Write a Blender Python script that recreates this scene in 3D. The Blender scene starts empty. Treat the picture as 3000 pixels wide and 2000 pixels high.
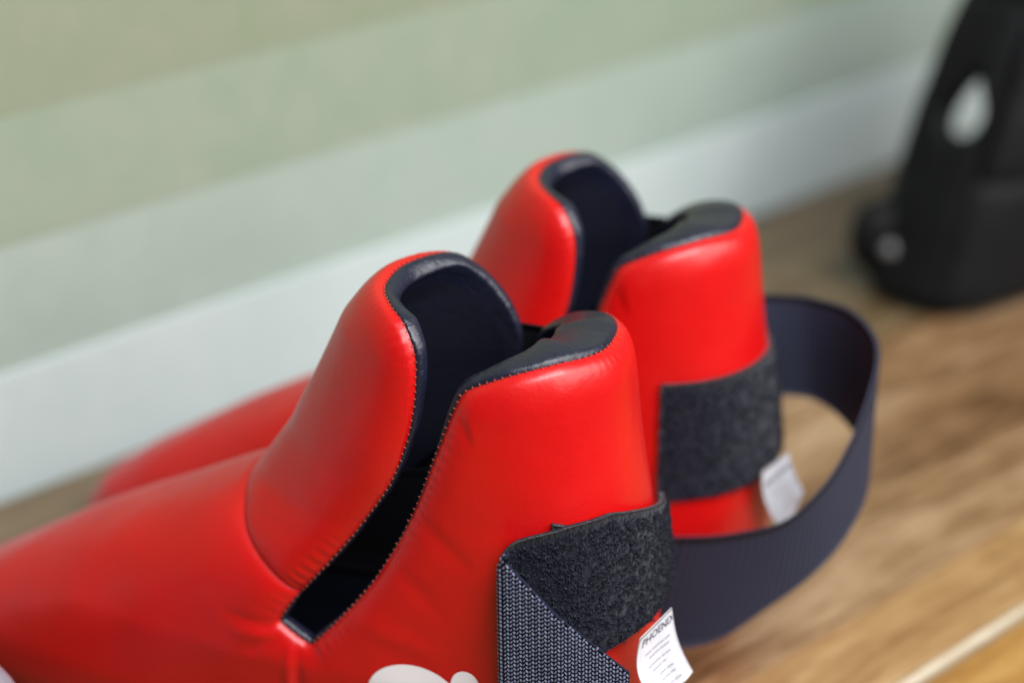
import bpy, math, random
import numpy as np
from mathutils import Vector, Matrix
from mathutils.bvhtree import BVHTree

random.seed(7); RNG = np.random.default_rng(7)
scene = bpy.context.scene
C = scene.collection
rad = math.radians

# ------------------------------------------------------------------ camera
cam_d = bpy.data.cameras.new('camera'); cam = bpy.data.objects.new('camera', cam_d); C.objects.link(cam)
cam.location = (0, 0, 0.48)
cam.rotation_euler = (rad(90 - 26), 0, rad(48 - 90))
cam_d.sensor_width = 36; cam_d.lens = 70
cam_d.clip_start = 0.01; cam_d.clip_end = 50
cam_d.dof.use_dof = True; cam_d.dof.focus_distance = 0.672; cam_d.dof.aperture_fstop = 3.1
cam_d.dof.aperture_blades = 9
scene.camera = cam

# ------------------------------------------------------------------ light
world = bpy.data.worlds.new('World'); scene.world = world; world.use_nodes = True
wb = world.node_tree.nodes['Background']
wb.inputs[0].default_value = (0.80, 0.88, 1.0, 1); wb.inputs[1].default_value = 0.07


def area(name, loc, target, sx, sy, power, col):
    l = bpy.data.lights.new(name, 'AREA'); l.shape = 'RECTANGLE'; l.size = sx; l.size_y = sy
    l.energy = power; l.color = col
    o = bpy.data.objects.new(name, l); C.objects.link(o); o.location = loc
    o.rotation_euler = (Vector(target) - Vector(loc)).to_track_quat('-Z', 'Y').to_euler()
    return o


area('window_light', (1.25, -1.15, 1.35), (0.5, 0.5, 0.1), 2.7, 1.5, 64, (1.0, 0.975, 0.95))
area('ceiling_light', (0.22, -0.45, 1.55), (0.45, 0.5, 0.0), 1.0, 0.6, 34, (0.93, 0.96, 1.0))

scene.view_settings.view_transform = 'Standard'; scene.view_settings.look = 'None'
scene.view_settings.exposure = 0.16; scene.view_settings.gamma = 1.0
scene.view_settings.use_curve_mapping = False


# ------------------------------------------------------------------ materials
def mat(name, base=(.5, .5, .5), rough=.5, spec=.5, **kw):
    m = bpy.data.materials.new(name); m.use_nodes = True
    b = m.node_tree.nodes['Principled BSDF']
    b.inputs['Base Color'].default_value = (*base, 1); b.inputs['Roughness'].default_value = rough
    b.inputs['Specular IOR Level'].default_value = spec
    for k, v in kw.items():
        b.inputs[k.replace('_', ' ')].default_value = v
    return m, m.node_tree, b


def node(nt, typ, **kw):
    n = nt.nodes.new(typ)
    for k, v in kw.items():
        if k.startswith('i_'):
            n.inputs[k[2:].replace('_', ' ')].default_value = v
        else:
            setattr(n, k, v)
    return n


def coords(nt, scale=(1, 1, 1), rot=(0, 0, 0), src='Object'):
    tc = node(nt, 'ShaderNodeTexCoord'); mp = node(nt, 'ShaderNodeMapping')
    mp.inputs['Scale'].default_value = scale; mp.inputs['Rotation'].default_value = rot
    nt.links.new(tc.outputs[src], mp.inputs['Vector'])
    return mp.outputs['Vector']


def noise(nt, vec, scale, detail=4, rough=.55, dist=0.0):
    n = node(nt, 'ShaderNodeTexNoise')
    n.inputs['Scale'].default_value = scale; n.inputs['Detail'].default_value = detail
    n.inputs['Roughness'].default_value = rough; n.inputs['Distortion'].default_value = dist
    nt.links.new(vec, n.inputs['Vector'])
    return n.outputs['Fac']


def ramp(nt, fac, stops):
    r = node(nt, 'ShaderNodeValToRGB')
    el = r.color_ramp.elements
    while len(el) < len(stops):
        el.new(0.5)
    for e, (p, c) in zip(el, stops):
        e.position = p; e.color = (*c, 1)
    nt.links.new(fac, r.inputs['Fac'])
    return r.outputs['Color']


def bump(nt, b, height, strength, distance, prev=None):
    n = node(nt, 'ShaderNodeBump'); n.inputs['Strength'].default_value = strength
    n.inputs['Distance'].default_value = distance
    nt.links.new(height, n.inputs['Height'])
    if prev is not None:
        nt.links.new(prev, n.inputs['Normal'])
    nt.links.new(n.outputs['Normal'], b.inputs['Normal'])
    return n.outputs['Normal']


def vary_rough(nt, b, vec, scale, lo, hi):
    f = noise(nt, vec, scale, 3)
    m = node(nt, 'ShaderNodeMapRange'); m.inputs['From Min'].default_value = .3; m.inputs['From Max'].default_value = .7
    m.inputs['To Min'].default_value = lo; m.inputs['To Max'].default_value = hi
    nt.links.new(f, m.inputs['Value']); nt.links.new(m.outputs['Result'], b.inputs['Roughness'])


# red synthetic leather
M_RED, nt, b = mat('red_leather', (.60, .004, .005), 0.34, .42, Coat_Weight=.10, Coat_Roughness=.16)
v = coords(nt)
cl = ramp(nt, noise(nt, v, 22, 3), [(.3, (.50, .0018, .0020)), (.7, (.57, .0035, .0035))])
nt.links.new(cl, b.inputs['Base Color'])
vary_rough(nt, b, v, 40, .34, .42)
n1 = bump(nt, b, noise(nt, v, 900, 3, .6), .10, .0004)
vo = node(nt, 'ShaderNodeTexVoronoi'); vo.inputs['Scale'].default_value = 1100; nt.links.new(v, vo.inputs['Vector'])
n2 = bump(nt, b, vo.outputs['Distance'], .10, .0003, n1)
bump(nt, b, noise(nt, v, 60, 3, .6), .10, .004, n2)
# navy lining leather
M_LIN, nt, b = mat('black_inner_fabric', (.0060, .0072, .0165), .6, .3)
v = coords(nt); bump(nt, b, noise(nt, v, 300, 4, .6), .3, .001)
M_BIND, nt, b = mat('navy_binding_leather', (.0085, .0100, .024), .40, .55)
v = coords(nt)
vary_rough(nt, b, v, 60, .30, .46)
n1 = bump(nt, b, noise(nt, v, 420, 4, .65), .35, .0008)
bump(nt, b, noise(nt, v, 75, 4, .6, .6), .45, .003, n1)
# loop pile
M_PILE, nt, b = mat('loop_pile_base', (.016, .019, .040), .95, .1, Sheen_Weight=.15)
v = coords(nt)
cl = ramp(nt, noise(nt, v, 330, 3, .6), [(.35, (.004, .005, .012)), (.7, (.010, .012, .026))])
nt.links.new(cl, b.inputs['Base Color'])
bump(nt, b, noise(nt, v, 380, 4, .7), 1.0, .002)
M_FIBRE, nt, b = mat('loop_pile_fibre', (.03, .036, .06), .65, .3)
v = coords(nt)
cl = ramp(nt, noise(nt, v, 420, 3, .7), [(.35, (.0040, .0050, .0125)), (.62, (.0080, .0098, .0225)), (.9, (.034, .040, .062))])
nt.links.new(cl, b.inputs['Base Color'])
# webbing
M_WEB, nt, b = mat('webbing_base', (.008, .009, .026), .8, .2)
M_YARN, nt, b = mat('webbing_yarn', (.12, .14, .215), .6, .35)
v = coords(nt)
cl = ramp(nt, noise(nt, v, 500, 2), [(.3, (.070, .082, .140)), (.7, (.165, .185, .255))])
nt.links.new(cl, b.inputs['Base Color'])
M_RIB, nt, b = mat('ribbed_webbing', (.02, .024, .05), .7, .25)
tc = node(nt, 'ShaderNodeUVMap'); mp = node(nt, 'ShaderNodeMapping'); nt.links.new(tc.outputs['UV'], mp.inputs['Vector'])
wv = node(nt, 'ShaderNodeTexWave'); wv.inputs['Scale'].default_value = 26; wv.inputs['Distortion'].default_value = .4
nt.links.new(mp.outputs['Vector'], wv.inputs['Vector'])
cl = ramp(nt, wv.outputs['Fac'], [(.1, (.012, .0145, .030)), (.9, (.033, .039, .068))])
nt.links.new(cl, b.inputs['Base Color'])
bump(nt, b, wv.outputs['Fac'], .5, .0006)
M_THREAD, nt, b = mat('thread', (.40, .07, .04), .6, .4)
M_TAG, nt, b = mat('white_satin', (.58, .58, .63), .55, .4)
v = coords(nt); bump(nt, b, noise(nt, v, 300, 2), .2, .0008)
M_INK, nt, b = mat('label_ink', (.09, .09, .14), .7, .2)
M_PRINT, nt, b = mat('white_print', (.90, .90, .95), .4, .4)
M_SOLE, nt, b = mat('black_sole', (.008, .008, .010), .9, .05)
# black head guard
M_BLK, nt, b = mat('black_padding', (.005, .0052, .006), .6, .14)
v = coords(nt); bump(nt, b, noise(nt, v, 40, 3), .3, .006)
M_BAR, nt, b = mat('dark_bar', (.012, .012, .022), .3, .6)
M_RIVET, nt, b = mat('dull_rivet', (.16, .16, .16), .5, .5)
# clear plastic
M_CLEAR, nt, b = mat('clear_plastic', (.72, .72, .82), .12, .5, Transmission_Weight=.75, IOR=1.35)
M_CAP, nt, b = mat('blue_cap', (.05, .06, .30), .4, .5)


def wood(name, dark, mid, light, seed, rough=(.26, .42)):
    m, nt, b = mat(name, mid, .3, .5)
    tc = node(nt, 'ShaderNodeTexCoord'); mp = node(nt, 'ShaderNodeMapping')
    mp.inputs['Location'].default_value = (seed * 1.7, seed * .9, seed)
    mp.inputs['Scale'].default_value = (1.1, 7.0, 3); mp.inputs['Rotation'].default_value = (0, 0, rad(1.5))
    nt.links.new(tc.outputs['Object'], mp.inputs['Vector'])
    v = mp.outputs['Vector']
    f1 = noise(nt, v, 5.0, 5, .6, 1.1)
    f2 = noise(nt, v, 30, 4, .6, .3)
    mx = node(nt, 'ShaderNodeMix'); mx.inputs[0].default_value = .34
    nt.links.new(f1, mx.inputs[2]); nt.links.new(f2, mx.inputs[3])
    cl = ramp(nt, mx.outputs[0], [(.38, dark), (.5, mid), (.62, light)])
    nt.links.new(cl, b.inputs['Base Color'])
    vary_rough(nt, b, v, 6, *rough)
    bump(nt, b, f2, .12, .001)
    return m


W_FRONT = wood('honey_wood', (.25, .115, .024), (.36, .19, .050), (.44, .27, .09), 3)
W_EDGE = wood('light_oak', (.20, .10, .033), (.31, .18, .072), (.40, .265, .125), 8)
W_HIGHLIGHT = wood('edge_highlight_wood', (.34, .27, .175), (.44, .365, .255), (.52, .45, .34), 2)  # pale colour painted as the highlight along the bench edge
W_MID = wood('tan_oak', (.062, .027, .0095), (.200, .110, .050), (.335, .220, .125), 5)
W_BACK = wood('wall_shade_oak', (.062, .037, .016), (.118, .078, .038), (.180, .126, .066), 11)  # back board coloured darker to paint in the shade towards the wall


def paint(name, a, bcol, scale, rough, seed):
    m, nt, b = mat(name, a, rough, .4)
    tc = node(nt, 'ShaderNodeTexCoord'); mp = node(nt, 'ShaderNodeMapping')
    mp.inputs['Location'].default_value = (seed, 0, seed * .3); mp.inputs['Scale'].default_value = (1, 1, .8)
    nt.links.new(tc.outputs['Object'], mp.inputs['Vector'])
    cl = ramp(nt, noise(nt, mp.outputs['Vector'], scale, 6, .72), [(.3, a), (.7, bcol)])
    nt.links.new(cl, b.inputs['Base Color'])
    bump(nt, b, noise(nt, mp.outputs['Vector'], 60, 4), .2, .002)
    return m


P_SKIRT = paint('pale_skirting_paint', (.43, .51, .50), (.49, .55, .54), 22, .6, 1)
P_BAND = paint('grey_green_paint', (.285, .360, .305), (.330, .385, .338), 26, .6, 4)
P_BAND2 = paint('green_paint', (.222, .290, .208), (.275, .310, .240), 26, .65, 9)
P_WALL = paint('olive_green_paint', (.200, .245, .155), (.250, .268, .188), 26, .7, 7)


# ------------------------------------------------------------------ mesh helpers
def link(name, verts, faces, m, parent=None, smooth=True, uvs=None):
    me = bpy.data.meshes.new(name)
    me.from_pydata([tuple(map(float, p)) for p in verts], [], faces); me.update()
    if smooth:
        me.polygons.foreach_set('use_smooth', [True] * len(me.polygons))
    if m:
        me.materials.append(m)
    if uvs is not None:
        ul = me.uv_layers.new(name='UVMap')
        li = np.empty(len(me.loops), dtype=np.int32); me.loops.foreach_get('vertex_index', li)
        ul.data.foreach_set('uv', np.asarray(uvs, dtype=np.float32)[li].ravel())
    o = bpy.data.objects.new(name, me); C.objects.link(o)
    if parent:
        o.parent = parent
    return o


def grid_faces(nu, nv, off=0, flip=False):
    f = []
    for i in range(nu - 1):
        for j in range(nv - 1):
            a = off + i * nv + j; q = (a, a + nv, a + nv + 1, a + 1)
            f.append(q[::-1] if flip else q)
    return f


def tag(o, label=None, cat=None, group=None, kind=None):
    for k, v in (('label', label), ('category', cat), ('group', group), ('kind', kind)):
        if v:
            o[k] = v
    return o


def empty(name, loc, rz=0):
    o = bpy.data.objects.new(name, None); C.objects.link(o); o.location = loc; o.rotation_euler = (0, 0, rz)
    o.empty_display_size = .02
    return o


def rounded_box(lo, hi, r, seg=3):
    """box with rounded edges, made as a rounded-rectangle (y,z) section swept along x"""
    y0, z0 = lo[1], lo[2]; y1, z1 = hi[1], hi[2]
    sec = []
    for cy, cz, a0 in ((y1 - r, z1 - r, 0), (y0 + r, z1 - r, 90), (y0 + r, z0 + r, 180), (y1 - r, z0 + r, 270)):
        for k in range(seg + 1):
            a = rad(a0 + 90 * k / seg); sec.append((cy + r * math.cos(a), cz + r * math.sin(a)))
    n = len(sec)
    V = [(x, y, z) for x in (lo[0], hi[0]) for y, z in sec]
    Fc = [(i, (i + 1) % n, n + (i + 1) % n, n + i) for i in range(n)]
    Fc += [tuple(range(n))[::-1], tuple(range(n, 2 * n))]
    return V, Fc


def catmull(P, n):
    P = np.asarray(P, float); Q = np.vstack([2 * P[0] - P[1], P, 2 * P[-1] - P[-2]])
    t = np.linspace(0, len(P) - 1 - 1e-9, n); k = t.astype(int); f = (t - k)[:, None]
    a, b, c, d = Q[k], Q[k + 1], Q[k + 2], Q[k + 3]
    return .5 * (2 * b + (c - a) * f + (2 * a - 5 * b + 4 * c - d) * f ** 2 + (3 * b - a - 3 * c + d) * f ** 3)


def resample(P, n):
    P = np.asarray(P, float); s = np.r_[0, np.cumsum(np.linalg.norm(np.diff(P, axis=0), axis=1))]
    t = np.linspace(0, s[-1], n)
    return np.stack([np.interp(t, s, P[:, k]) for k in range(P.shape[1])], 1)


def sheet(G, thick, offset_dir=None):
    """closed slab from a grid of points G[nu,nv,3]; returns verts, faces, uvs"""
    nu, nv = G.shape[:2]
    du = np.gradient(G, axis=0); dv = np.gradient(G, axis=1)
    N = np.cross(du, dv); N /= np.linalg.norm(N, axis=2, keepdims=True) + 1e-12
    A = G + N * thick / 2; B = G - N * thick / 2
    V = np.vstack([A.reshape(-1, 3), B.reshape(-1, 3)]); m = nu * nv
    Fc = grid_faces(nu, nv) + grid_faces(nu, nv, m, True)
    for i in range(nu - 1):
        for j in (0, nv - 1):
            a, b2 = i * nv + j, (i + 1) * nv + j
            q = (a, m + a, m + b2, b2); Fc.append(q if j else q[::-1])
    for j in range(nv - 1):
        for i in (0, nu - 1):
            a, b2 = i * nv + j, i * nv + j + 1
            q = (a, m + a, m + b2, b2); Fc.append(q[::-1] if i else q)
    U, W = np.meshgrid(np.linspace(0, 1, nu), np.linspace(0, 1, nv), indexing='ij')
    uv = np.stack([U, W], -1).reshape(-1, 2)
    return V, Fc, np.vstack([uv, uv]), N


def fibres(G, N, count, length, width, top_margin=.05):
    """tufts of short bent fibres standing on the grid surface G with normals N"""
    nu, nv = G.shape[:2]; V = []; Fc = []

    def at(a, c):
        i, j = int(a), int(c); fa, fc = a - i, c - j
        return (G[i, j] * (1 - fa) + G[i + 1, j] * fa) * (1 - fc) + (G[i, j + 1] * (1 - fa) + G[i + 1, j + 1] * fa) * fc, N[i, j]
    per = 6
    for _ in range(count // per):
        a = RNG.random() * (nu - 1.001); c = RNG.random() * (nv - 1.001) * (1 - top_margin)
        p0, n = at(a, c); big = .55 + .7 * RNG.random() ** 2
        for _k in range(per):
            t = RNG.normal(size=3); t -= n * (t @ n); t /= np.linalg.norm(t) + 1e-9
            s = np.cross(n, t)
            L = length * big * (.7 + .6 * RNG.random()); w = width * (.7 + .6 * RNG.random())
            base = p0 + t * .0005 * RNG.random()
            pts = [base, base + n * L * .5 + t * L * .12, base + n * L * .66 + t * L * .45, base + n * L * .35 + t * L * .8]
            k = len(V)
            for q in pts:
                V += [q - s * w / 2, q + s * w / 2]
            for q in range(3):
                Fc.append((k + 2 * q, k + 2 * q + 1, k + 2 * q + 3, k + 2 * q + 2))
    return V, Fc


# ------------------------------------------------------------------ the setting
bench = empty('bench', (0, 0, 0)); tag(bench, 'long varnished wooden bench carrying the red foot guards', 'bench')
for y0, y1, m in ((.215, .3865, W_FRONT), (.3876, .3920, W_HIGHLIGHT), (.3924, .4335, W_EDGE), (.4338, .5990, W_MID), (.5993, .7640, W_BACK)):
    r = .0055 if m is W_FRONT else .002 if m is W_HIGHLIGHT else .0006  # the narrow strip is an added piece, coloured as the edge highlight
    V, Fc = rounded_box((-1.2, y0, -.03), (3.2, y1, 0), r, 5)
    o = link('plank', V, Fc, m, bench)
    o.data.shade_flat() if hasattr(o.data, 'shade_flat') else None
V, Fc = rounded_box((-1.5, .775, -.45), (3.6, .90, 1.6), .002); wall = tag(link('wall', V, Fc, P_WALL, None, False), kind='structure')
V, Fc = rounded_box((-1.5, .7702, -.20), (3.6, .776, .0608), .0008, 2); tag(link('skirting_board', V, Fc, P_SKIRT, None, False), kind='structure')
zz = .0612
for k in range(14):     # horizontal wall boards
    h = .0605
    V, Fc = rounded_box((-1.5, .7722 - .0003 * (k % 2), zz), (3.6, .7765, zz + h - .0001), .0003, 2)
    link('board', V, Fc, (P_BAND, P_BAND2)[k] if k < 2 else P_WALL, wall, False)
    zz += h

# ------------------------------------------------------------------ foot guard geometry (local: x to toe, y to the viewer's side, z up)
XC = .010
_zt = np.linspace(-.01, .24, 1001)


def table(pts, sm=12):
    z, x = np.array(pts, float).T
    y = np.interp(_zt, z, x)
    k = np.exp(-np.linspace(-2, 2, 2 * sm + 1) ** 2); k /= k.sum()
    y = np.convolve(np.pad(y, sm, mode='edge'), k, 'valid')
    return lambda q: np.interp(q, _zt, y)


xf = table([(-.01, .225), (0, .236), (.008, .250), (.02, .256), (.035, .246), (.05, .225), (.06, .208), (.075, .182), (.085, .163), (.095, .142),
            (.104, .124), (.111, .110), (.119, .099), (.138, .0855), (.160, .0745), (.184, .0635), (.199, .0525), (.210, .040), (.222, .020)])
xr = table([(-.01, -.022), (0, -.028), (.012, -.038), (.03, -.046), (.05, -.0510), (.085, -.0520), (.1, -.0502), (.138, -.0445), (.166, -.0410), (.192, -.0370), (.21, -.034)])
hw = table([(-.01, .026), (0, .030), (.012, .038), (.03, .0435), (.06, .048), (.085, .0475), (.12, .0455), (.16, .0430), (.19, .0415), (.21, .039), (.225, .032)])
nf = table([(0, 2.6), (.09, 2.4), (.13, 2.1), (.2, 2.0)])


def surf(al, z):
    al = np.asarray(al, float); z = np.asarray(z, float)
    c, s = np.cos(al), np.sin(al)
    n = np.where(c > 0, nf(z), 2.25)
    r = (np.abs(c) ** n + np.abs(s) ** n) ** (-1 / n)
    a = np.where(c > 0, xf(z) - XC, XC - xr(z))
    return np.stack([XC + a * r * c, hw(z) * r * s, z], -1)


def surf_n(al, z):
    e = 1e-3
    da = surf(al + e, z) - surf(al - e, z); dz = surf(al, z + e * .3) - surf(al, z - e * .3)
    N = np.cross(da, dz); N /= np.linalg.norm(N, axis=-1, keepdims=True) + 1e-12
    return N


def alpha_of(x, z):
    x = np.asarray(x, float); z = np.asarray(z, float)
    a = np.where(x > XC, xf(z) - XC, XC - xr(z)); n = np.where(x > XC, nf(z), 2.25)
    c = np.clip((x - XC) / a, -1, 1)
    return np.arctan2((1 - np.abs(c) ** n) ** (1 / n), c)


def smooth_poly(P, it=2):
    for _ in range(it):
        Q = P.copy(); Q[1:-1] = .25 * P[:-2] + .5 * P[1:-1] + .25 * P[2:]; P = Q
    return P


# open edge of the heel half: rear centre -> collar -> slit -> slit end (x, z)
heel_xz = catmull([(-.0384, .1850), (-.0345, .1862), (-.025, .1868), (-.010, .1838), (.0030, .1788), (.0078, .1755), (.0112, .1685), (.018, .150), (.026, .128), (.038, .103), (.051, .084), (.0655, .0665)], 160)
heel_far_xz = catmull([(-.0384, .1850), (-.034, .1835), (-.024, .1800), (-.010, .1740), (.000, .1660), (.005, .156), (.010, .146), (.019, .127), (.032, .103), (.047, .084), (.0655, .0665)], 160)
end_xz = np.array([(.0655, .0665), (.0715, .0700), (.0785, .0745), (.0765, .0785), (.073, .084), (.070, .0885)])
flap_xz = catmull([(.070, .0885), (.058, .104), (.046, .121), (.035, .139), (.0285, .158), (.0265, .175), (.0275, .187), (.0325, .1955), (.0390, .1995), (.0450, .2010)], 160)
flap_far_xz = catmull([(.070, .0885), (.052, .106), (.036, .122), (.021, .138), (.0135, .151), (.0120, .164), (.0165, .176), (.0255, .187), (.035, .1965), (.0450, .2010)], 160)


def to_az(xz):
    xz = resample(xz, 200)
    return np.stack([alpha_of(xz[:, 0], xz[:, 1]), xz[:, 1]], 1)


def by_arc(az, n):
    p = surf(az[:, 0], az[:, 1]); s = np.r_[0, np.cumsum(np.linalg.norm(np.diff(p, axis=0), axis=1))]
    t = np.linspace(0, s[-1], n)
    return np.stack([np.interp(t, s, az[:, k]) for k in (0, 1)], 1)


h_az = to_az(heel_xz); h_az[0, 0] = math.pi
hf_az = to_az(heel_far_xz); hf_az[0, 0] = math.pi; ff_az = to_az(flap_far_xz); ff_az[-1, 0] = 0.0
e_az = np.stack([alpha_of(end_xz[:, 0], end_xz[:, 1]), end_xz[:, 1]], 1)
f_az = to_az(flap_xz); f_az[-1, 0] = 0.0
aj, zj = e_az[-1]; f_az[0] = (aj, zj); ff_az[0] = (aj, zj)
t = np.linspace(0, 1, 60)
ridge_z = .1155
# seam between toe half and shin flap: from the slit to the instep ridge
s_az = np.stack([aj * (1 - t) ** .9, zj + (ridge_z - zj) * np.clip(1 - (1 - t) ** 2.1, 0, 1)], 1)

open_half = smooth_poly(by_arc(np.vstack([h_az, e_az[1:]]), 190), 2)
seam_half = by_arc(s_az, 54)
flap_half = by_arc(f_az, 150)
open_far = smooth_poly(by_arc(np.vstack([hf_az, e_az[1:]]), 190), 2)
flap_far = by_arc(ff_az, 150)


def mirror_chain(az, far=None):      # near half (alpha>0) then far half; the given chain ends on the symmetry plane
    far = (az if far is None else far)[::-1].copy(); far[:, 0] *= -1
    return np.vstack([az, far[1:]])


def dist_to(P, Q):
    out = np.empty(len(P))
    for i in range(0, len(P), 4000):
        out[i:i + 4000] = np.sqrt(((P[i:i + 4000, None] - Q[None]) ** 2).sum(-1).min(1))
    return out


def nearest(P, Q):
    out = np.empty(len(P), int)
    for i in range(0, len(P), 4000):
        out[i:i + 4000] = ((P[i:i + 4000, None] - Q[None]) ** 2).sum(-1).argmin(1)
    return out


def seg_ridge(P, a, b, width, amp):
    a = np.array(a); b = np.array(b); ab = b - a
    t = ((P - a) @ ab) / (ab @ ab); tc = np.clip(t, 0, 1)
    d = np.linalg.norm(P - (a + tc[:, None] * ab), axis=1)
    fade = np.clip(1 - np.abs(2 * tc - 1) ** 3, 0, 1) * .8 + .2
    return amp * np.exp(-(d / width) ** 2) * fade


def wobble(P, f, seed):
    r = np.random.default_rng(seed); s = 0
    for k in range(5):
        w = r.normal(size=3) * f; ph = r.random() * 6.28
        s = s + np.sin(P @ w + ph)
    return s / 5


PAD_R, PAD_D, THICK, BULGE = .0130, .0052, .0135, .0060


def near_pt(x, z):
    return surf(alpha_of(x, z), np.asarray(z))


def outer_offset(P, open_pts, seam_pts):
    d = dist_to(P, open_pts); k = nearest(P, open_pts)
    q = np.clip(d / PAD_R, 0, 1)
    off = -PAD_D * (1 - np.sqrt(np.clip(1 - (1 - q) ** 2, 0, 1)))
    arc = np.r_[0, np.cumsum(np.linalg.norm(np.diff(open_pts, axis=0), axis=1))][k]
    pk = np.sin(arc / .0041 * 2 * math.pi + 1.5 * np.sin(arc * 190)) * (.5 + .5 * np.sin(arc * 61 + 1))
    off += .00022 * pk * np.exp(-((d - .003) / .0035) ** 2)
    if seam_pts is not None:
        ds = dist_to(P, seam_pts)
        off += -.0019 * np.exp(-(ds / .0022)) - .0006 * np.exp(-(ds / .008) ** 2)
    off += .0007 * wobble(P, 55, 3) + .00022 * wobble(P, 170, 5)
    return off


def creases(P):
    o = .65 * creases_raw(P)
    return o


def creases_raw(P):
    o = seg_ridge(P, near_pt(.0800, .0735), near_pt(.098, .075), .0022, -.0011)
    o += seg_ridge(P, near_pt(.0790, .0705), near_pt(.096, .068), .0020, .0010)
    o += seg_ridge(P, near_pt(.0765, .0695), near_pt(.090, .0610), .0020, -.0011)
    o += seg_ridge(P, near_pt(.0720, .0670), near_pt(.074, .0440), .0017, .0016)
    o += seg_ridge(P, near_pt(.0690, .0660), near_pt(.0695, .0400), .0020, -.0015)
    o += seg_ridge(P, near_pt(.0220, .1290), near_pt(.002, .112), .0030, -.0008)
    o += seg_ridge(P, near_pt(.0300, .1080), near_pt(.012, .093), .0035, -.0007)
    o += seg_ridge(P, near_pt(.0420, .0830), near_pt(.012, .0760), .0028, .0009)
    o += seg_ridge(P, near_pt(.0080, .1690), near_pt(.004, .160), .0016, -.0006)
    o += seg_ridge(P, near_pt(.0045, .1710), near_pt(.001, .161), .0016, .0005)
    return o


def build_piece(kind):
    """outer grid [nu, nv, 3] plus lining grid of the heel-and-toe shell or of the shin flap"""
    if kind == 'shell':
        half = np.vstack([open_half, seam_half[1:]])
        top = mirror_chain(half, np.vstack([open_far, seam_half[1:]]))                       # rear -> toe (near) -> rear (far)
        bot = top.copy(); bot[:, 1] = 0.0
        nv = 64
        openm = np.zeros(len(top), bool); openm[:len(open_half)] = True; openm[-len(open_half):] = True
        seam_m = ~openm
    else:
        top = mirror_chain(flap_half, flap_far)
        s = by_arc(s_az, len(flap_half)); bot = mirror_chain(s)
        nv = 56
        openm = np.ones(len(top), bool); seam_m = None
    nu = len(top)
    vv = np.linspace(0, 1, nv)
    vv = .5 * vv + .5 * (1 - (1 - vv) ** 2.2) if kind == 'shell' else .65 * vv + .35 * (.5 - .5 * np.cos(np.pi * vv))
    AL = bot[:, None, 0] * (1 - vv) + top[:, None, 0] * vv
    ZZ = bot[:, None, 1] * (1 - vv) + top[:, None, 1] * vv
    P = surf(AL, ZZ); N = surf_n(AL, ZZ)
    TP = surf(top[:, 0], top[:, 1])
    flat = P.reshape(-1, 3)
    if kind == 'shell':
        op = np.vstack([TP[-len(open_half):], TP[1:len(open_half)]]); sp = TP[seam_m]
    else:
        op = TP; sp = surf(bot[:, 0], bot[:, 1])
    off = outer_offset(flat, op, sp) + creases(flat)
    out = P + N * off.reshape(nu, nv)[..., None]
    # rim of the lining along the open edge
    tang = np.gradient(TP, axis=0); tang /= np.linalg.norm(tang, axis=1, keepdims=True) + 1e-12
    Ne = surf_n(top[:, 0], top[:, 1])
    T = np.cross(Ne, tang); T /= np.linalg.norm(T, axis=1, keepdims=True) + 1e-12
    inward = P[:, -6] - P[:, -1]
    sg = np.sign(-(T * inward).sum(1)); sg[sg == 0] = 1
    T *= np.sign(np.median(sg))
    T = smooth_poly(T, 4)
    dd = dist_to(flat, op).reshape(nu, nv)
    TH = np.interp(P[..., 2], [.06, .075, .15, .178, .2], [.0115, .0095, .0095, .0140, .0155] if kind == 'shell' else [.0105, .0095, .0095, .0112, .0120])
    if kind == 'shell':      # the heel padding is plumper at the back
        TH = TH + .0125 * np.clip((np.abs(AL) - 1.8) / .8, 0, 1) * np.clip((ZZ - .12) / .05, 0, 1)
    if kind == 'shell':
        TH = np.where(openm[:, None], TH, np.maximum(TH, .008))
    E0 = out[:, -1]; I0 = TP - Ne * TH[:, -1:]
    arc = np.r_[0, np.cumsum(np.linalg.norm(np.diff(TP, axis=0), axis=1))]
    bul = np.interp(TP[:, 2], [.07, .085, .150, .175, .200], [.0022, .0008, .0010, .0030, .0038] if kind == 'shell' else [.0008, .0008, .0014, .0020, .0018]) * (1 + .12 * np.sin(arc * 90) + .08 * np.sin(arc * 233 + 1))
    if kind == 'shell':
        bul = np.where(openm, bul, 0.0005)
        bul = smooth_poly(bul[:, None], 6)[:, 0]
    rows = []
    for ph in np.linspace(0, math.pi, 13):
        w = (1 - math.cos(ph)) / 2
        rip = .00022 * np.sin(arc / .0027 * 2 * math.pi + 2 * np.sin(arc * 210)) * math.sin(ph) * math.exp(-ph)
        rows.append(E0 * (1 - w) + I0 * w + T * ((bul * math.sin(ph) ** .7 + rip))[:, None])
    rim = np.stack(rows, 1)
    inner = (P - N * TH[..., None])[:, ::-1]
    inner = inner + (N[:, ::-1]) * (.0009 * wobble(inner.reshape(-1, 3), 90, 9)).reshape(nu, nv)[..., None]
    w = np.linspace(0, 1, nv)[None, :, None] ** .5
    inner = (P - N * TH[..., None])[:, ::-1] * (1 - w) + inner * w
    nb = 9 if kind == 'shell' else 7
    rim = np.concatenate([rim, inner[:, 1:nb]], 1); lin = inner[:, nb - 1:]
    return out, (rim, inner, lin), TP, E0, T, Ne, openm


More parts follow.
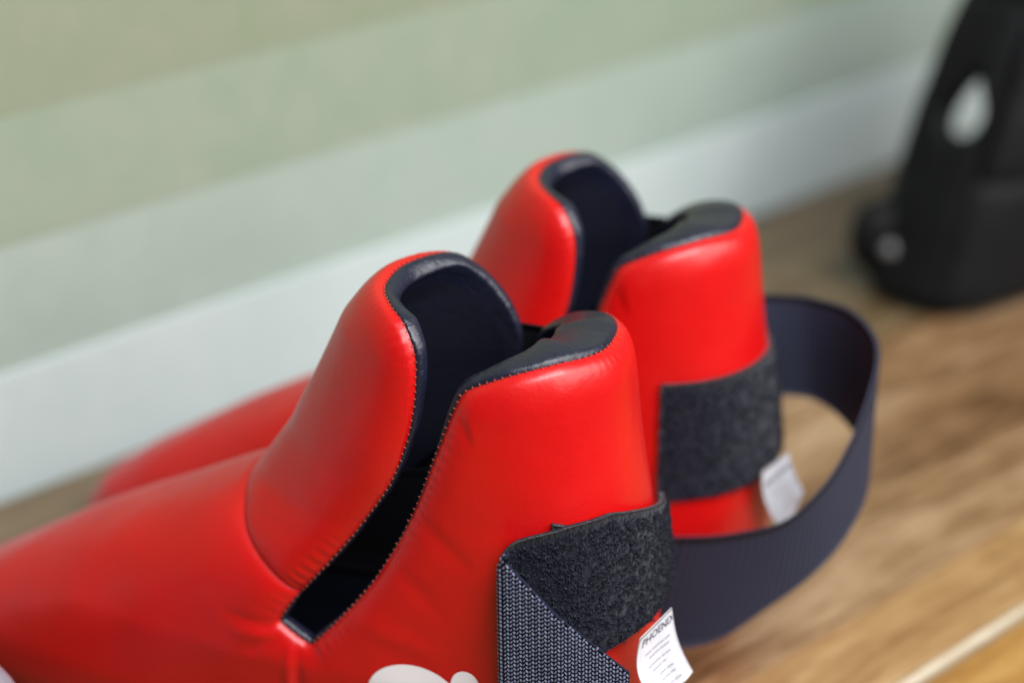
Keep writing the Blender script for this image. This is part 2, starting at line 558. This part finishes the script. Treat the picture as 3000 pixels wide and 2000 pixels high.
def capsule_dots(P, D, Nn, length, rad_, every):
    V = []; Fc = []
    s = np.r_[0, np.cumsum(np.linalg.norm(np.diff(P, axis=0), axis=1))]
    for q in np.arange(every / 2, s[-1], every):
        p = np.array([np.interp(q, s, P[:, k]) for k in range(3)])
        i = min(np.searchsorted(s, q), len(P) - 1)
        d = D[i] / (np.linalg.norm(D[i]) + 1e-9); n = Nn[i]; b2 = np.cross(n, d)
        L = length * (.8 + .4 * RNG.random())
        p = p + n * rad_ * .5 + d * L * .1 * RNG.normal()
        k = len(V)
        V.append(p - d * L / 2)
        for t2, rr in ((-.3, 1), (.3, 1)):
            for a in range(5):
                an = a * 2 * math.pi / 5
                V.append(p + d * L * t2 + (b2 * math.cos(an) + n * math.sin(an)) * rad_ * rr)
        V.append(p + d * L / 2)
        for a in range(5):
            a2 = (a + 1) % 5
            Fc += [(k, k + 1 + a2, k + 1 + a), (k + 1 + a, k + 1 + a2, k + 6 + a2, k + 6 + a), (k + 11, k + 6 + a, k + 6 + a2)]
    return V, Fc


S_out, S_lin, S_top, S_E, S_T, S_N, S_open = build_piece('shell')
F_out, F_lin, F_top, F_E, F_T, F_N, F_open = build_piece('flap')
nS = S_out.shape[:2]
S_faces = grid_faces(*nS)
BVH = BVHTree.FromPolygons([Vector(p) for p in S_out.reshape(-1, 3)], S_faces)


def wrap(beta, z):
    """point on the shell's outside at plan angle beta (90 = viewer's side, 180 = rear)"""
    d = Vector((math.cos(beta), math.sin(beta), 0)); o = Vector((0, 0, z)) + d * .3
    hit, n, _, _ = BVH.ray_cast(o, -d)
    if hit is None:
        p = surf(alpha_of(0, z), z); return np.array([d.x * .04, d.y * .04, z]), np.array(d)
    n = Vector(n)
    if n.dot(d) < 0:
        n = -n
    return np.array(hit), np.array(n)


def side(x, z):
    hit, n, _, _ = BVH.ray_cast(Vector((x, .3, z)), Vector((0, -1, 0)))
    return .045 if hit is None else hit.y


def make_guard_body(root):
    sh = link('shell', S_out.reshape(-1, 3), S_faces, M_RED, root)
    link('edge_binding', S_lin[0].reshape(-1, 3), grid_faces(*S_lin[0].shape[:2]), M_BIND, sh)
    link('lining', S_lin[2].reshape(-1, 3), grid_faces(*S_lin[2].shape[:2]), M_LIN, sh)
    fl = link('shin_flap', F_out.reshape(-1, 3), grid_faces(*F_out.shape[:2]), M_RED, root)
    link('edge_binding', F_lin[0].reshape(-1, 3), grid_faces(*F_lin[0].shape[:2]), M_BIND, fl)
    link('lining', F_lin[2].reshape(-1, 3), grid_faces(*F_lin[2].shape[:2]), M_LIN, fl)
    # stitching along the open edges and along the instep seam
    no = len(open_half)
    chain = np.r_[np.arange(len(S_top) - no, len(S_top)), np.arange(1, no)]
    V, Fc = capsule_dots((S_E + S_T * .0003 + S_N * .0004)[chain], S_T[chain], S_N[chain], .0012, .00022, .0027)
    tag(link('stitching', V, Fc, M_THREAD, sh), kind='stuff')
    V, Fc = capsule_dots(F_E + F_T * .0003 + F_N * .0004, F_T, F_N, .0012, .00022, .0027)
    tag(link('stitching', V, Fc, M_THREAD, fl), kind='stuff')
    ga, gz = np.meshgrid(np.linspace(-1.85, -.85, 50), np.linspace(.062, .168, 40), indexing='ij')  # added black sheet closing the far slit, stands in for shade inside
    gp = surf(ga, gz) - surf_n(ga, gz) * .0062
    V, Fc, uv, _ = sheet(gp, .0015); link('slit_dark_sheet', V, Fc, M_SOLE, sh)
    ga, gz = np.meshgrid(np.linspace(-1.6, -.8, 30), np.linspace(.050, .104, 24), indexing='ij')  # added black patch over the lit far slit end, so it looks shaded
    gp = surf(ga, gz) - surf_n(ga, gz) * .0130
    V, Fc, uv, _ = sheet(gp, .0010); link('slit_shade_patch', V, Fc, M_SOLE, sh)
    # sole
    al = np.linspace(0, 2 * math.pi, 64, endpoint=False); p = surf(al, np.full(64, .001)); p[:, :2] *= .985; p[:, 2] = .0012
    q = p.copy(); q[:, 2] = .006
    V = np.vstack([p, q]); Fc = [tuple(range(64))[::-1], tuple(range(64, 128))] + [(i, (i + 1) % 64, 64 + (i + 1) % 64, 64 + i) for i in range(64)]
    link('sole', V, Fc, M_SOLE, root)
    return sh, fl


def wrap_grid(b0, b1, nb, ztop, zbot, nz, off):
    G = np.empty((nb, nz, 3)); N = np.empty((nb, nz, 3))
    for i, f in enumerate(np.linspace(0, 1, nb)):
        b_ = b0 + (b1 - b0) * f
        for j, g in enumerate(np.linspace(0, 1, nz)):
            z = zbot(math.degrees(b_)) * (1 - g) + ztop(math.degrees(b_)) * g
            p, n = wrap(b_, z)
            o = off(math.degrees(b_), g) if callable(off) else off
            G[i, j] = p + n * o; N[i, j] = n
    for _ in range(3):
        G[1:-1] = .25 * G[:-2] + .5 * G[1:-1] + .25 * G[2:]
        G[:, 1:-1] = .25 * G[:, :-2] + .5 * G[:, 1:-1] + .25 * G[:, 2:]
    return G, N


def lerp(pts):
    a, z = np.array(pts, float).T
    return lambda q: float(np.interp(q, a, z))


def pile_part(name, G, N, thick, count, root, length=.0016):
    V, Fc, uv, Ng = sheet(G, thick)
    sgn = 1 if (Ng * N).sum() > 0 else -1
    o = link(name, V, Fc, M_PILE, root)
    V, Fc = fibres(G + Ng * sgn * thick / 2, Ng * sgn, count, length, .00020)
    tag(link('pile', V, Fc, M_FIBRE, o, False), kind='stuff')
    return o


def sewn_patch(root, count, b0, dz, b1=232):
    G, N = wrap_grid(rad(b0), rad(b1), 60, lerp([(b0, .1322), (b0 + 7, .1322 - dz * .4), (150, .1325 - dz), (170, .1320 - dz), (190, .130 - dz * 1.5), (232, .128 - dz * 2)]),
                     lerp([(b0, .0830), (150, .0845), (180, .0860), (232, .086)]), 20, .0012)
    return pile_part('loop_patch', G, N, .0022, count, root)


def text_mesh(body, size):
    cu = bpy.data.curves.new('t', 'FONT'); cu.body = body; cu.size = size; cu.resolution_u = 2
    ob = bpy.data.objects.new('t', cu); C.objects.link(ob)
    dg = bpy.context.evaluated_depsgraph_get(); me = bpy.data.meshes.new_from_object(ob.evaluated_get(dg))
    V = np.array([v.co[:] for v in me.vertices]) if len(me.vertices) else np.zeros((0, 3))
    Fc = [tuple(p.vertices) for p in me.polygons]
    bpy.data.objects.remove(ob); bpy.data.curves.remove(cu); bpy.data.meshes.remove(me)
    return V, Fc


def label_tag(root, A, B, Cc, D, bow, lines):
    """sewn satin label: A-B top edge, D-C bottom edge"""
    A, B, Cc, D = (np.array(q) for q in (A, B, Cc, D))
    u = np.linspace(0, 1, 15); v = np.linspace(0, 1, 21)
    U, W = np.meshgrid(u, v, indexing='ij')

    def S(U, W):
        U = np.asarray(U)[..., None]; W = np.asarray(W)[..., None]
        p = (A * (1 - U) + B * U) * (1 - W) + (D * (1 - U) + Cc * U) * W
        return p + np.array(bow) * (np.sin(np.pi * W) * (.35 + .65 * (1 - U))) + np.array((0, .0012, 0)) * np.sin(3 * np.pi * U) * W
    G = S(U, W)
    V, Fc, uv, N = sheet(G, .0004)
    o = link('label_tag', V, Fc, M_TAG, root)
    nrm = N.mean((0, 1)); toc = np.array((-.3, 1, .4)); sg = 1 if nrm @ toc > 0 else -1
    V2 = []; F2 = []
    for txt, u0, w0, size in lines:
        tv, tf = text_mesh(txt, 1.0)
        if not len(tv):
            continue
        k = len(V2)
        uu = u0 + tv[:, 0] * size; ww = w0 - tv[:, 1] * size * .72
        ok = np.clip(uu, .02, .98)
        P = S(ok, np.clip(ww, .01, .99)) + sg * nrm / np.linalg.norm(nrm) * .00050
        V2 += list(P); F2 += [tuple(k + i for i in f) for f in tf]
    if V2:
        link('print', V2, F2, M_INK, o, False)
    return o


D_ANG = math.atan2(.866, -.5)     # toes point this way; local +y must face the camera -> basis is mirrored below


def place(root, O, ang):
    root.location = (*O, 0); root.rotation_euler = (0, 0, ang)


# local x = toe, local y = viewer's side: with toe=(-.5,.866) the viewer's side is (-.866,-.5) = z cross toe, a plain rotation
GROUP = 'pair of red foot guards on the bench'
front = empty('foot_guard', (0, 0, 0)); place(front, (.415, .457), D_ANG)
tag(front, 'nearer red padded foot guard, strap folded over itself, white emblem low on its side', 'foot guard', GROUP)
rear = empty('foot_guard', (0, 0, 0)); place(rear, (.5240, .4972), D_ANG + rad(4))
tag(rear, 'farther red padded foot guard with its dark strap hanging open in a loop', 'foot guard', GROUP)
sh, fl = make_guard_body(front)
# the second guard shares the mesh data
for part in (sh, fl):
    c = part.copy(); C.objects.link(c); c.parent = rear
    for ch in list(part.children):
        g = ch.copy(); C.objects.link(g); g.parent = c
for part in [o for o in front.children if o.name.startswith('sole')]:
    c = part.copy(); C.objects.link(c); c.parent = rear

p1 = sewn_patch(front, 1800, 122, .004, 148)
p2 = sewn_patch(rear, 7000, 104, 0)

# --- front guard: strap round the heel, pile side out, then folded back with the webbing side out
zt = lerp([(100, .1215), (103, .1255), (108, .1280), (114, .1292), (130, .1318), (148, .1322), (165, .1275), (190, .1190), (240, .112)])
zb = lerp([(92, .0700), (112, .0740), (130, .0790), (150, .0840), (180, .0880), (240, .090)])
G, N = wrap_grid(rad(100), rad(200), 80, zt, zb, 22, .0034)
strap = pile_part('strap', G, N, .0022, 13000, front, .0015)
# the tail
crT = np.array([-.0105, .1290]); crB = np.array([-.0105, .040]); dirv = np.array([-.047, -.0465]); dirv /= np.linalg.norm(dirv)


def tail_pt(q, s):
    x, z = crT * (1 - q) + crB * q + dirv * s
    corner = max(0, 1 - q / .09); x -= .0035 * corner ** 2 * max(0, 1 - s / .004)
    y = .0540 + .003 * (1 - (min(q + s * 8, 1))) - .018 * max(0, s - .03) / .04 * .5
    y = max(y, side(max(x, -.035), max(z, .03)) + .0065)
    roll = min(s / .003, 1); y -= .0022 * (1 - math.sqrt(1 - (1 - roll) ** 2))
    return np.array([x, y, z])


G = np.array([[tail_pt(q, s) for q in np.linspace(0, 1, 40)] for s in np.r_[np.linspace(0, .003, 5), np.linspace(.004, .062, 30)]])
for _ in range(3):
    G[1:-1, 1:-1] = .25 * (G[:-2, 1:-1] + G[2:, 1:-1] + G[1:-1, :-2] + G[1:-1, 2:])
G = G[:, [j for j in range(40)]]
V, Fc, uv, Ng = sheet(G, .0014)
tail = link('strap_tail', V, Fc, M_WEB, front)
tb = BVHTree.FromPolygons([Vector(p) for p in G.reshape(-1, 3)], grid_faces(*G.shape[:2]))
# knitted yarns of the webbing
V = []; Fc = []
dx, dz = .00110, .00168
for i in range(-70, 6):
    for j in range(-5, 85):
        x0 = i * dx; z0 = j * dz + (.00084 if (i // 2) % 2 else 0)
        hit, n, _, _ = tb.ray_cast(Vector((x0, .2, z0)), Vector((0, -1, 0)))
        if hit is None or z0 < .012:
            continue
        n = Vector(n); n = -n if n.y < 0 else n
        sl = 1 if i % 2 else -1
        d = (Vector((sl * .62, 0, .78)) - n * n.dot(Vector((sl * .62, 0, .78)))).normalized(); w = n.cross(d)
        p = hit + n * .0010
        L = .00086 * random.uniform(.8, 1.15); wd = .00036 * random.uniform(.75, 1.2); h = .00045
        k = len(V)
        V.append(p - d * L - n * .0003)
        for t2, q2 in ((-.5, .85), (0, 1), (.5, .85)):
            c0 = p + d * L * t2
            V += [c0 - w * wd * q2 - n * .0003, c0 - w * wd * .5 * q2 + n * h * .8 * q2, c0 + w * wd * .5 * q2 + n * h * .8 * q2, c0 + w * wd * q2 - n * .0003]
        V.append(p + d * L - n * .0003)
        Fc += [(k, k + 1 + a + 1, k + 1 + a) for a in range(3)]
        for r_ in (0, 4):
            Fc += [(k + 1 + r_ + a, k + 2 + r_ + a, k + 6 + r_ + a, k + 5 + r_ + a) for a in range(3)]
        Fc += [(k + 13, k + 9 + a, k + 10 + a) for a in range(3)]
tag(link('weave', V, Fc, M_YARN, tail), kind='stuff')

label_tag(front, (-.0535, .030, .0870), (-.0610, .0160, .0925), (-.0690, .0140, .0660), (-.0615, .030, .0600), (.004, .001, -.001),
          [('PHOENIX', .10, .17, .215), ('=== ====== ===', .22, .34, .085), ('===== =====', .30, .42, .085), ('====== == ===', .25, .53, .08),
           ('==== ==', .30, .61, .085), ('=== ====', .38, .72, .085), ('==== ===', .36, .80, .085), ('=== =====', .40, .91, .08)])
label_tag(rear, (-.0500, .030, .0920), (-.0585, .013, .0930), (-.0650, .010, .0745), (-.0600, .022, .0600), (.003, .001, 0),
          [('PHOENIX', .10, .30, .215), ('=====', .25, .5, .12), ('===== =====', .30, .65, .11), ('==== ==', .30, .8, .11)])

# white printed emblem low on the side of the front guard
def emblem(parts):
    V = []; Fc = []
    for cx, cz, rx, rz in parts:
        k = len(V)
        nr, na = 7, 40
        for r_ in range(nr + 1):
            for a in range(na):
                an = a * 2 * math.pi / na; x = cx + rx * r_ / nr * math.cos(an); z = cz + rz * r_ / nr * math.sin(an)
                V.append((x, side(x, z) + .0004, z))
        for r_ in range(nr):
            for a in range(na):
                a2 = (a + 1) % na
                Fc.append((k + r_ * na + a, k + (r_ + 1) * na + a, k + (r_ + 1) * na + a2, k + r_ * na + a2))
    return V, Fc


V, Fc = emblem([(.0235, .0560, .0180, .0150)]); e1 = link('emblem', V, Fc, M_PRINT, front)
V, Fc = emblem([(.0045, .0665, .0052, .0060)]); link('emblem_ear', V, Fc, M_PRINT, e1)

# --- rear guard: open strap hanging in a loop
UP = [(-.030, -.037, .136), (-.045, -.041, .136), (-.060, -.041, .1360), (-.077, -.032, .1355), (-.0885, -.012, .131), (-.0875, .010, .1185), (-.081, .030, .103), (-.0735, .043, .0935), (-.062, .051, .0835), (-.043, .055, .0775), (-.024, .0555, .0735), (.003, .051, .068), (.03, .050, .064)]
LO = [(-.034, -.036, .092), (-.050, -.040, .091), (-.064, -.041, .0895), (-.0775, -.031, .0860), (-.088, -.009, .0840), (-.0895, .010, .0760), (-.0835, .026, .0650), (-.0730, .040, .0550), (-.0570, .049, .0425), (-.037, .0545, .0265), (-.014, .055, .0200), (.016, .0505, .012), (.045, .0495, .010)]
cu = catmull(UP, 110); cl_ = catmull(LO, 110)
w = np.linspace(0, 1, 14)[None, :, None]
G = cl_[:, None] * (1 - w) + cu[:, None] * w
V, Fc, uv, Ng = sheet(G, .0016)
link('strap', V, Fc, M_RIB, rear, True, uv)

# ------------------------------------------------------------------ black head guard at the back right
hg = empty('head_guard', (.968, .615, 0), 0)
tag(hg, 'black padded head guard with ear opening standing at the bench end', 'head guard')
hr = table([(0, .098), (.05, .098), (.10, .096), (.14, .091), (.18, .080), (.21, .060), (.225, .035)], 20)


def hpt(a, z, k=1.0):
    n = 3.0; c, s = math.cos(a), math.sin(a)
    r = (abs(c) ** n + abs(s) ** n) ** (-1 / n) * float(hr(z)) / .098 * k
    return np.array([.098 * r * c + .35 * (z - .05), .039 * r * s, z])


NA, NZ = 120, 56
a0, a1 = rad(128), rad(206)             # open towards the wall (the face opening)
hole_a, hole_z = rad(184), .108
vid = {}; V = []; Fo = []


def in_hole(a, z):
    p = hpt(a, z); q = hpt(hole_a, hole_z)
    dxx = p[0] - q[0]; dzz = z - hole_z
    return dxx, dzz


HX, HZ = .0130, .0150
ring = 48
# shell as a polar grid round the ear opening, blended out to the outline of the shell in (angle, height)
def outline(t):
    # rectangle in (a, z) walked by angle t
    c, s = math.cos(t), math.sin(t)
    ha = (a1 - hole_a) if c > 0 else (hole_a - a0)
    hz = (.215 - hole_z) if s > 0 else (hole_z - .002)
    kx = ha / abs(c) if abs(c) > 1e-6 else 1e9; kz = hz / abs(s) if abs(s) > 1e-6 else 1e9
    # scale in normalised units so that corners are reached
    m = max(abs(c), abs(s))
    return hole_a + ha * c / m, hole_z + hz * s / m


nR, nT = 46, 192
GO = np.empty((nT, nR, 3)); GI = np.empty((nT, nR, 3))
for i in range(nT):
    t = 2 * math.pi * i / nT
    oa, oz = outline(t)
    taper = 1 - .72 * max(0, math.sin(t)) ** 1.2
    ia = hole_a + HX / .045 * math.cos(t) * taper; iz = hole_z + HZ * math.sin(t) * (1.25 if math.sin(t) > 0 else .85)
    for j in range(nR):
        f = (j / (nR - 1)) ** 1.25
        a = ia * (1 - f) + oa * f; z = iz * (1 - f) + oz * f
        p = hpt(a, z); e = .002
        nn = np.cross(hpt(a + e, z) - hpt(a - e, z), hpt(a, z + e) - hpt(a, z - e)); nn /= np.linalg.norm(nn) + 1e-9
        edge = min(f, 1 - f) * 9
        th = .010 * (math.sqrt(1 - (1 - min(edge, 1)) ** 2))
        groove = -.004 * math.exp(-((z - .165) / .004) ** 2)
        groove -= .005 * math.exp(-((a - rad(262)) / .05) ** 2) * (z > .066) + .005 * math.exp(-((a - rad(160)) / .08) ** 2) * (z > .066)
        GO[i, j] = p + nn * (th + groove); GI[i, j] = p - nn * th * .7
V = np.vstack([GO.reshape(-1, 3), GI.reshape(-1, 3)]); Fc = []
m = nT * nR
for i in range(nT):
    i2 = (i + 1) % nT
    for j in range(nR - 1):
        Fc.append((i * nR + j, i * nR + j + 1, i2 * nR + j + 1, i2 * nR + j))
        Fc.append((m + i * nR + j, m + i2 * nR + j, m + i2 * nR + j + 1, m + i * nR + j + 1))
    Fc.append((i * nR, i2 * nR, m + i2 * nR, m + i * nR))
    Fc.append((i * nR + nR - 1, m + i * nR + nR - 1, m + i2 * nR + nR - 1, i2 * nR + nR - 1))
V[:, 2] = np.maximum(V[:, 2], .0008)
link('padded_shell', V, Fc, M_BLK, hg)


def pad_patch(name, aa, ab, za, zb, th=.010):
    na, nz = 40, 18; O_ = np.empty((na, nz, 3)); I_ = np.empty((na, nz, 3)); e = .002
    for i, u in enumerate(np.linspace(0, 1, na)):
        for j, w_ in enumerate(np.linspace(0, 1, nz)):
            a = rad(aa + (ab - aa) * u); z = za + (zb - za) * w_
            p = hpt(a, z); nn = np.cross(hpt(a + e, z) - hpt(a - e, z), hpt(a, z + e) - hpt(a, z - e)); nn /= np.linalg.norm(nn) + 1e-9
            d = min(min(u, 1 - u) * 12, min(w_, 1 - w_) * 6, 1); k = th * math.sqrt(max(0, 1 - (1 - d) ** 2))
            O_[i, j] = p + nn * k; I_[i, j] = p - nn * k * .7
    Vp = np.vstack([O_.reshape(-1, 3), I_.reshape(-1, 3)]); Vp[:, 2] = np.maximum(Vp[:, 2], .0008)
    return link(name, Vp, grid_faces(na, nz) + grid_faces(na, nz, na * nz, True), M_BLK, hg)


pad_patch('lower_pad', 200, 345, .001, .078, .0105)
pad_patch('upper_pad', 200, 345, .146, .214, .0105)
pad_patch('cheek_pad', 205, 345, .070, .154, .0085)


def tube(pts, radii, ns=12, squash=1.0):
    pts = np.asarray(pts, float); V = []; Fc = []
    for i, p in enumerate(pts):
        d = pts[min(i + 1, len(pts) - 1)] - pts[max(i - 1, 0)]; d /= np.linalg.norm(d)
        s = np.cross(d, (0, 0, 1.)); s /= np.linalg.norm(s) + 1e-9; u = np.cross(s, d)
        for k in range(ns):
            a = 2 * math.pi * k / ns; V.append(p + (s * math.cos(a) * squash + u * math.sin(a)) * radii[i])
    n = len(pts)
    for i in range(n - 1):
        for k in range(ns):
            k2 = (k + 1) % ns; Fc.append((i * ns + k, i * ns + k2, (i + 1) * ns + k2, (i + 1) * ns + k))
    Fc += [tuple(range(ns))[::-1], tuple(range((n - 1) * ns, n * ns))]
    return V, Fc


# crown strap over the top, chin cup and its rivet
cp = catmull([(.0, -.035, .205), (.04, -.02, .222), (.07, .0, .228), (.09, .03, .222), (.10, .05, .20)], 20)
V, Fc = tube(cp, [.016] * 20, 12, 1.2); link('crown_pad', V, Fc, M_BLK, hg)
cp = catmull([(-.085, .020, .030), (-.100, .024, .034), (-.115, .028, .036), (-.126, .030, .037)], 16)
V, Fc = tube(cp, [.020, .021, .022, .0225, .023, .023, .023, .0228, .0225, .022, .021, .020, .018, .015, .011, .004], 14, .6)
cs = link('chin_strap', V, Fc, M_BLK, hg)
cp2 = catmull([(-.080, -.010, .012), (-.096, .004, .017), (-.104, .020, .014), (-.100, .034, .010)], 14)
V, Fc = tube(cp2, [.006] + [.0095] * 12 + [.005], 12, .9); link('strap_end', V, Fc, M_BLK, hg)
cp3 = catmull([(-.030, -.052, .070), (-.022, -.054, .105), (-.008, -.053, .140), (.012, -.047, .172)], 14)
V, Fc = tube(cp3, [.0065] * 14, 12, 1.0); link('cheek_bar', V, Fc, M_BAR, hg)
V, Fc = tube([(-.112, .009, .030), (-.112, .0135, .031), (-.112, .019, .032)], [.004, .0055, .006], 14); link('rivet', V, Fc, M_RIVET, cs)

# ------------------------------------------------------------------ clear bottle at the left edge
bt = empty('plastic_bottle', (.2345, .5566, 0))
tag(bt, 'clear plastic bottle just entering the picture at the lower left corner', 'bottle')
prof = [(.0, .0015), (.026, .0015), (.029, .004), (.029, .030), (.0285, .045), (.026, .058), (.020, .070), (.013, .078), (.0115, .082), (.0115, .090)]
pr = catmull([(r_, 0, z) for r_, z in prof], 40)
V = []; Fc = []; ns = 40
for r_, _, z in pr:
    for k in range(ns):
        a = 2 * math.pi * k / ns; rr = max(r_, .0002) * (1 + .012 * math.cos(a * 10) * (z > .006) * (z < .05)); V.append((rr * math.cos(a), rr * math.sin(a), z))
for i in range(39):
    for k in range(ns):
        Fc.append((i * ns + k, i * ns + (k + 1) % ns, (i + 1) * ns + (k + 1) % ns, (i + 1) * ns + k))
link('bottle_body', V, Fc, M_CLEAR, bt)
V, Fc = tube([(0, 0, .083), (0, .0000001, .0835), (0, 0, .098), (0, .0000001, .0985)], [.012, .0135, .0135, .012], 24); link('bottle_cap', V, Fc, M_CAP, bt)
